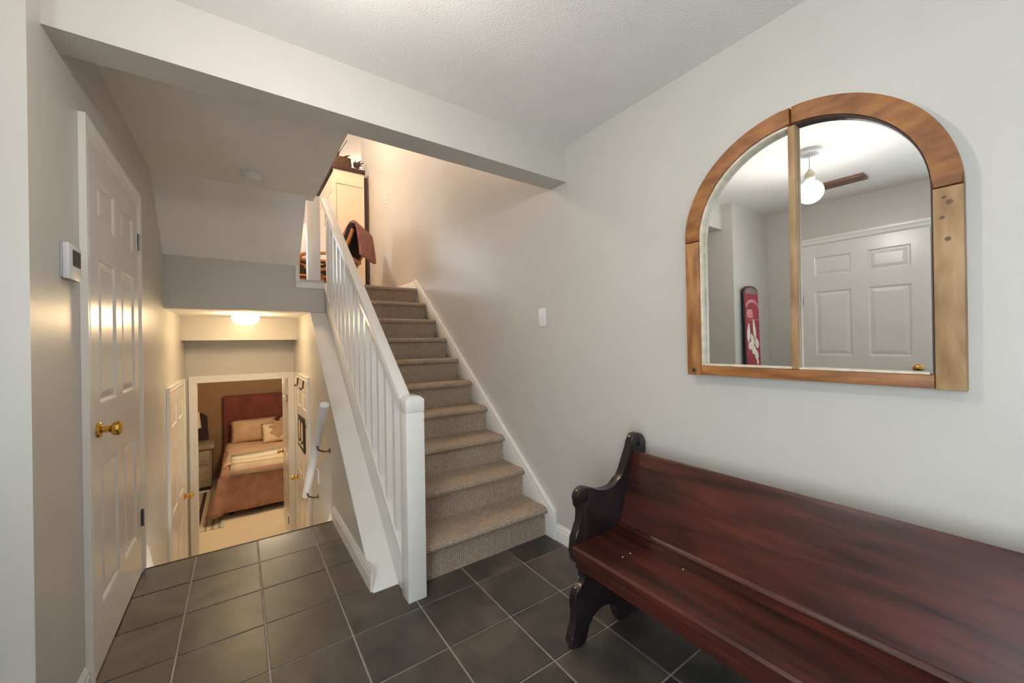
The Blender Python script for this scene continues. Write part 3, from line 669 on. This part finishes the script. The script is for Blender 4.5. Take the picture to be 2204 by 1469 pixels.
# ------------------------------------------------------------------ upper room: cabinet, basket, board, chair, shelf
CB = thing('tall_cabinet', 'tall cream cabinet with dark wooden top and black handles in the upper room', 'cabinet', (1.35, 6.8, ZU - .002))
cx0, cx1, cy0, cy1, cz1 = 1.138, 1.565, 6.02, 7.7, 3.79
Zf = ZU - .002
box('body', (cx0 + .02, cy0 + .012, Zf), (cx1, cy1, cz1), 'cabinet', CB)
boxes('side_frame', [((cx0, cy0, Zf), (cx0 + .035, cy0 + .012, cz1)), ((cx1 - .02, cy0, Zf), (cx1, cy0 + .012, cz1)), ((cx0 + .035, cy0, cz1 - .20), (cx1 - .02, cy0 + .012, cz1)), ((cx0 + .035, cy0, Zf), (cx1 - .02, cy0 + .012, Zf + .15))], 'cabinet', CB)
box('cornice', (cx0 - .03, cy0 - .03, cz1), (cx1 + .01, cy1 + .02, cz1 + .055), 'darkstrip', CB, bev=.006)
for k in range(4):
    y0 = cy0 + .02 + k * .41
    dd = boxes('cabinet_door', [((cx0 + .004, y0, Zf + .1), (cx0 + .0195, y0 + .40, cz1 - .03))], 'cabinet', CB)
    tube('handle', [(cx0 + .004, y0 + .06 if k % 2 else y0 + .34, 3.05), (cx0 - .03, y0 + .06 if k % 2 else y0 + .34, 3.07), (cx0 - .03, y0 + .06 if k % 2 else y0 + .34, 3.28), (cx0 + .004, y0 + .06 if k % 2 else y0 + .34, 3.30)], .008, 'black', dd)
    boxes('drawer_front', [((cx0 - .002, y0 + .015, cz1 - .28), (cx0 + .004, y0 + .385, cz1 - .06))], 'cabinet', dd)
bb = box('leaning_board', (1.578, 6.03, Zf), (1.612, 6.20, 3.76), 'darkstrip', bev=.012)
tag(bb, 'narrow dark brown board standing between cabinet and wall', 'board')
bk = thing('wicker_basket', 'brown wicker basket with spiky dried leaves on top of the cabinet', 'basket', (1.29, 6.25, cz1 + .055))
zt = cz1 + .0552
bm = bmesh.new(); rings = []
for hh, gr in ((0, .9), (.05, 1.0), (.12, 1.0), (.17, .92), (.185, .96), (.19, .86)):
    rings.append([bm.verts.new((1.29 + .135 * gr * max(-1, min(1, 1.25 * math.cos(a))), 6.25 + .14 * gr * max(-1, min(1, 1.25 * math.sin(a))), zt + hh)) for a in [k * math.pi / 12 for k in range(24)]])
for a, b in zip(rings, rings[1:]):
    for k in range(24): bm.faces.new((a[k], a[(k + 1) % 24], b[(k + 1) % 24], b[k]))
bm.faces.new(rings[0][::-1]); bm.faces.new(rings[-1]); finish('basket_body', bm, 'wicker', bk, True)
def leafmesh(bm, c, d, L_, W_, up=Vector((0, 0, 1))):
    c = Vector(c); d = Vector(d).normalized(); s = d.cross(up).normalized() * W_; nn = s.cross(d).normalized() * .004
    vs = [c, c + d * L_ * .4 + s + nn, c + d * L_, c + d * L_ * .4 - s + nn]
    t_ = [bm.verts.new(v) for v in vs]; b_ = [bm.verts.new(v - nn * 2.2) for v in vs]
    bm.faces.new(t_); bm.faces.new(b_[::-1])
    for i in range(4): bm.faces.new((t_[i], b_[i], b_[(i + 1) % 4], t_[(i + 1) % 4]))
for k in range(14):
    a = random.uniform(0, 6.28); bm = bmesh.new()
    leafmesh(bm, (1.24 + .05 * math.cos(a), 6.25 + .05 * math.sin(a), zt + .188), (math.cos(a) * .9 + .35, math.sin(a) * .6 - .2, random.uniform(.15, .8)), random.uniform(.10, .16), .016)
    finish('leaf', bm, 'leaf', bk)
lf = bmesh.new(); leafmesh(lf, (1.22, 6.25, zt + .19), (.45, 0, .9), .36, .012); finish('leaf', lf, 'leaf', bk)
sg = thing('leafy_sprig', 'dark leafy ornament standing beside the wicker basket', 'ornament', (1.47, 6.16, zt))
lathe('foot', [(.02, 0), (.018, .01), (.004, .015)], (1.475, 6.15, zt), 'leaf', sg, n=12)
tube('stem', [(1.475, 6.15, zt + .01), (1.465, 6.15, zt + .06), (1.45, 6.15, zt + .10)], .006, 'leaf', sg)
for d, L_ in (((.8, 0, .8), .17), ((1, .1, .35), .14), ((.3, 0, 1), .10), ((1, 0, -.1), .11), ((.9, 0, .55), .18)):
    bm = bmesh.new(); leafmesh(bm, (1.45, 6.15, zt + .09), d, L_, .022, Vector((0, 1, 0))); finish('leaf', bm, 'leaf', sg)

# bentwood lounge chair with a blanket over its back; local frame: e along the chair back, f towards its front
A = Vector((1.10, 4.78, ZU - .002)); e = Vector((.524, .852, 0)); f = Vector((-.852, .524, 0))
ch = thing('bentwood_chair', 'bentwood lounge chair with honey wood frame and black cushion on the landing', 'chair', tuple(A + e * .3 + f * .2))
def LP(s, t_, h): return A + e * s + f * t_ + Vector((0, 0, h * .93))
side = spline([(.00, .80), (.03, .70), (.12, .50), (.22, .34), (.36, .29), (.52, .33), (.62, .37)], 5, False)
def strip(name, path, s0, s1, th, m, parent):
    bm = bmesh.new(); R0 = []
    for i, (t_, h) in enumerate(path):
        a = path[max(i - 1, 0)]; b = path[min(i + 1, len(path) - 1)]; dx, dz = b[0] - a[0], b[1] - a[1]; l = math.hypot(dx, dz) or 1
        nx, nz = -dz / l * th / 2, dx / l * th / 2
        R0.append([bm.verts.new(LP(s0, t_ + nx, h + nz)), bm.verts.new(LP(s1, t_ + nx, h + nz)), bm.verts.new(LP(s1, t_ - nx, h - nz)), bm.verts.new(LP(s0, t_ - nx, h - nz))])
    for a, b in zip(R0, R0[1:]):
        for k in range(4): bm.faces.new((a[k], a[(k + 1) % 4], b[(k + 1) % 4], b[k]))
    bm.faces.new(R0[0][::-1]); bm.faces.new(R0[-1]); return finish(name, bm, m, parent, True)
for s in (.0, .56): strip('side_rail', side, s, s + .045, .028, 'orange', ch)
base = spline([(.02, .16), (.0, .10), (.04, .016), (.20, .014), (.45, .014), (.60, .016), (.62, .08), (.60, .40), (.54, .47), (.35, .48), (.15, .475)], 5, False)
for s in (-.05, .61): strip('arm_frame', base, s, s + .045, .028, 'orange', ch)
strip('cross_bar', [(.085, .50), (.10, .455)], .045, .56, .022, 'orange', ch)
strip('cross_bar', [(.50, .30), (.55, .315)], -.005, .61, .022, 'orange', ch)
cus = [(t_ + .035, h + .02) for t_, h in side]; cus = [(.0, .86), (.02, .84)] + cus
strip('cushion', cus, .02, .585, .06, 'cushion', ch)
tw = spline([(.16, .62), (.08, .78), (.035, .865), (.0, .895), (-.035, .87), (-.055, .78), (-.075, .62), (-.085, .48)], 6, False)
bkt = strip('folded_blanket', tw, .03, .60, .035, 'towel', None)
tag(bkt, 'dusty pink folded blanket draped over the back of the bentwood chair', 'blanket')
# low shelf with boxes seen past the landing post
sh = thing('low_shelf', 'low honey wood shelf in the upper room behind the landing post', 'shelf', (.85, 6.15, Zf))
for z in (2.205, 2.43): box('shelf_board', (.66, 6.00, z), (1.02, 6.30, z + .025), 'orange', sh)
for x in (.64, 1.02): box('side_panel', (x, 6.00, Zf), (x + .02, 6.30, 2.47), 'orange', sh)
tag(box('storage_box', (.665, 6.01, 2.2305), (.85, 6.28, 2.36), 'cushion', bev=.006), 'black storage box on the low shelf', 'box')
tag(box('storage_box', (.87, 6.01, 2.2305), (1.015, 6.28, 2.40), 'night', bev=.006), 'grey storage box on the low shelf', 'box')
tag(box('storage_box', (.665, 6.01, Zf + .0005), (1.015, 6.28, 2.18), 'headboard', bev=.006), 'reddish box at the bottom of the low shelf', 'box')
vs = thing('tall_white_form', 'tall white vase standing on the low shelf', 'form', (.78, 6.15, 2.456))
lathe('form_body', [(.05, 0), (.065, .04), (.07, .20), (.06, .38), (.035, .46), (.045, .50), (.038, .50)], (.78, 6.15, 2.4555), 'plastic', vs)  # plain white rounded form rising above the shelf

# ------------------------------------------------------------------ bedroom
ZB = ZD
bd = thing('bed', 'bed with tall maroon headboard and rose-brown quilt seen through the lower doorway', 'bed', (.56, 7.8, ZB))
box('headboard', (-.245, 8.76, ZB + .2), (1.36, 8.86, .345), 'headboard', bd, bev=.02, seg=3)
box('base', (-.16, 6.82, ZB + .06), (1.28, 8.75, ZB + .33), 'lampbody', bd, bev=.01)
for x in (-.12, 1.2):
    for y in (6.9, 8.65): lathe('leg', [(.03, 0), (.035, .06)], (x, y, ZB), 'lampbody', bd, n=12)
box('mattress', (-.185, 6.76, ZB + .331), (1.30, 8.755, ZB + .62), 'pillow', bd, bev=.05, seg=4)
def cloth(name, xs, ys, fn, m, parent, th=.012):
    bm = bmesh.new(); g = [[bm.verts.new(fn(x, y)) for y in ys] for x in xs]
    for i in range(len(xs) - 1):
        for j in range(len(ys) - 1): bm.faces.new((g[i][j], g[i + 1][j], g[i + 1][j + 1], g[i][j + 1]))
    bmesh.ops.recalc_face_normals(bm, faces=bm.faces[:]); bmesh.ops.solidify(bm, geom=bm.faces[:], thickness=th)
    return finish(name, bm, m, parent, 'all')
def lp(a, b, n): return [a + (b - a) * i / n for i in range(n + 1)]
ztop = ZB + .645
def quilt(u, v):
    """u across the bed (drops at the left), v along it (drops at the foot)"""
    x, y, z = u, v, ztop + .006 * math.sin(u * 9) * math.sin(v * 7)
    L0, F0 = -.20, 6.745
    dl = max(0, L0 - u); df = max(0, F0 - v)
    r_ = max(dl, df)
    if r_ > 0:
        th_ = math.atan2(df, dl); sn = math.sin(2 * th_) ** 2; foot = max(0, min(1, (7.3 - v) / .55))
        fl_ = .05 + .20 * sn + .12 * foot * (1 if dl > 0 else 0)
        if dl > 0: x = L0 - .02 - fl_ * r_ * math.cos(th_) - .010 * math.sin(v * 15) * min(1, r_ * 4) * math.cos(th_)
        if df > 0: y = F0 - .02 - fl_ * r_ * math.sin(th_) - .008 * math.sin(u * 13) * min(1, r_ * 4) * math.sin(th_)
        z = ztop - r_
    elif u < L0 + .05 and df == 0: z -= .01
    return (x, y, max(z, ZB + .02))
cloth('quilt', lp(-.74, 1.30, 34), lp(6.20, 8.60, 40), quilt, 'quilt', bd, .014)
cloth('duvet', lp(-.22, 1.31, 20), lp(7.0, 8.7, 20), lambda x, y: (x, y, ztop + .022 + .012 * math.sin(x * 5 + y * 4) - (.05 if x < -.2 else 0)), 'sheet', bd, .012)
tr = thing('bed_throw', 'striped oat and sage throw laid across the foot of the bed', 'throw', (.55, 7.1, ztop))
for y0, y1, m in ((6.70, 6.95, 'throw_taupe'), (6.95, 7.20, 'throw'), (7.20, 7.42, 'throw_white'), (7.42, 7.55, 'throw_sage')):
    cloth('stripe', lp(-.12, 1.32, 16), lp(y0, y1, 5), lambda x, y: (x, y, ztop + .047 + .010 * math.sin(x * 5 + y * 4) - max(0, 6.77 - y) * 1.6), m, tr, .012)
def pillow(name, c, w_, h_, d_, rx, m, rz=0, label='', cat='pillow', group=None, motif=False):
    t_ = thing(name, label, cat, c, group); n = 12; bm = bmesh.new(); c = Vector(c)
    rot = Matrix.Rotation(R(rz), 3, 'Z') @ Matrix.Rotation(R(rx), 3, 'X')
    def pt(i, j, s):
        u = -1 + 2 * i / n; v = -1 + 2 * j / n
        b = max(0, (1 - abs(u) ** 2.6) * (1 - abs(v) ** 2.6)) ** .55
        pin = 1 - .06 * (1 - abs(u) ** 2) * abs(v); pin2 = 1 - .06 * (1 - abs(v) ** 2) * abs(u)
        return c + rot @ Vector((u * w_ / 2 * pin2, s * d_ / 2 * b, h_ / 2 + v * h_ / 2 * pin))
    fr = [[bm.verts.new(pt(i, j, -1)) for j in range(n + 1)] for i in range(n + 1)]
    bk_ = [[bm.verts.new(pt(i, j, 1)) for j in range(n + 1)] for i in range(n + 1)]
    for gd in (fr, bk_):
        for i in range(n):
            for j in range(n): bm.faces.new((gd[i][j], gd[i + 1][j], gd[i + 1][j + 1], gd[i][j + 1]))
    bmesh.ops.remove_doubles(bm, verts=bm.verts[:], dist=1e-4)
    finish('cover', bm, m, t_, 'all')
    if motif:
        bm = bmesh.new()
        q = [(.02, .05), (.16, .20), (.10, .22), (.20, .30), (.10, .30), (.14, .38), (.02, .36), (-.06, .40), (-.05, .30), (-.14, .28), (-.06, .22), (-.12, .16)]
        vs_ = [bm.verts.new(c + rot @ Vector((a, -d_ / 2 - .004, b))) for a, b in q]; vb = [bm.verts.new(v.co + rot @ Vector((0, .006, 0))) for v in vs_]
        bm.faces.new(vs_); bm.faces.new(vb[::-1])
        for i in range(len(q)): bm.faces.new((vs_[i], vb[i], vb[(i + 1) % len(q)], vs_[(i + 1) % len(q)]))
        finish('leaf_motif', bm, 'motif', t_)
    return t_
zp = ztop + .03
pillow('bed_pillow', (.20, 8.45, zp), .70, .42, .17, -22, 'pillow', label='beige pillow propped against the maroon headboard behind the leaf cushion')
pillow('bed_pillow', (.24, 8.70, zp + .02), .66, .36, .06, -2, 'sheet', label='blush pillow squeezed between beige pillow and headboard')
pillow('bed_pillow', (.93, 8.58, zp), .66, .38, .15, -18, 'sheet', label='blush pillow standing behind the cream leaf cushion')
pillow('leaf_cushion', (.55, 8.18, zp), .46, .36, .15, -28, 'cream_cloth', rz=4, label='cream cushion with taupe leaf print on the bed', cat='cushion', motif=True)
ns = thing('nightstand', 'grey-taupe nightstand with drawer beside the bed', 'nightstand', (-.62, 8.5, ZB))
box('top', (-.86, 8.24, -.46), (-.36, 8.76, -.395), 'night', ns, bev=.012)
box('body', (-.84, 8.28, ZB + .06), (-.40, 8.74, -.461), 'night', ns, bev=.006)
box('plinth', (-.82, 8.30, ZB), (-.42, 8.72, ZB + .06), 'black', ns)
for z0, z1 in ((-.71, -.50), (-1.05, -.75)):
    dr = box('drawer_front', (-.80, 8.268, z0), (-.46, 8.2799, z1), 'night', ns, bev=.004)
    lathe('pull', [(.012, 0), (.014, .012), (.008, .016)], (-.63, 8.268, (z0 + z1) / 2), 'bronze', dr, (0, -1, 0), 12)
tube('corner_post', [(-.412, 8.275, ZB + .07), (-.412, 8.275, -.47)], .014, 'night', ns)
tl = thing('table_lamp', 'table lamp with ivory shade and dark body on the nightstand', 'lamp', (-.68, 8.5, -.395))
lathe('body', [(.06, 0), (.09, .02), (.11, .14), (.09, .24), (.02, .30), (.015, .34)], (-.68, 8.5, -.3948), 'lampbody', tl)
lathe('lamp_shade', [(.14, .27), (.115, .54), (.112, .54), (.137, .27)], (-.68, 8.5, -.3948), 'shade', tl)
cb = thing('dark_chairback', 'dark rounded board standing behind the nightstand against the wall', 'board', (-.60, 8.84, -.45))
prism('panel', spline([(-.70, -.45), (-.475, -.45), (-.472, -.2), (-.475, -.02), (-.50, .03), (-.56, .07), (-.62, .07), (-.69, .03)], 3), 'y', 8.80, 8.84, 'darkstrip', cb)
rg = thing('striped_rug', 'striped runner rug in sage, cream and dark red beside the bed', 'rug', (-.55, 7.3, ZB))
xs = [-.95, -.80, -.62, -.50, -.455, -.40, -.375, -.33, -.30, -.26, -.225, -.19]
for i, (a, b) in enumerate(zip(xs, xs[1:])):
    box('stripe', (a, 6.46, ZB), (b, 8.15, ZB + .010), ('rug_a', 'rug_c', 'rug_a', 'rug_b', 'rug_c', 'rug_a', 'rug_c', 'rug_a', 'rug_c', 'rug_a', 'rug_c')[i], rg)
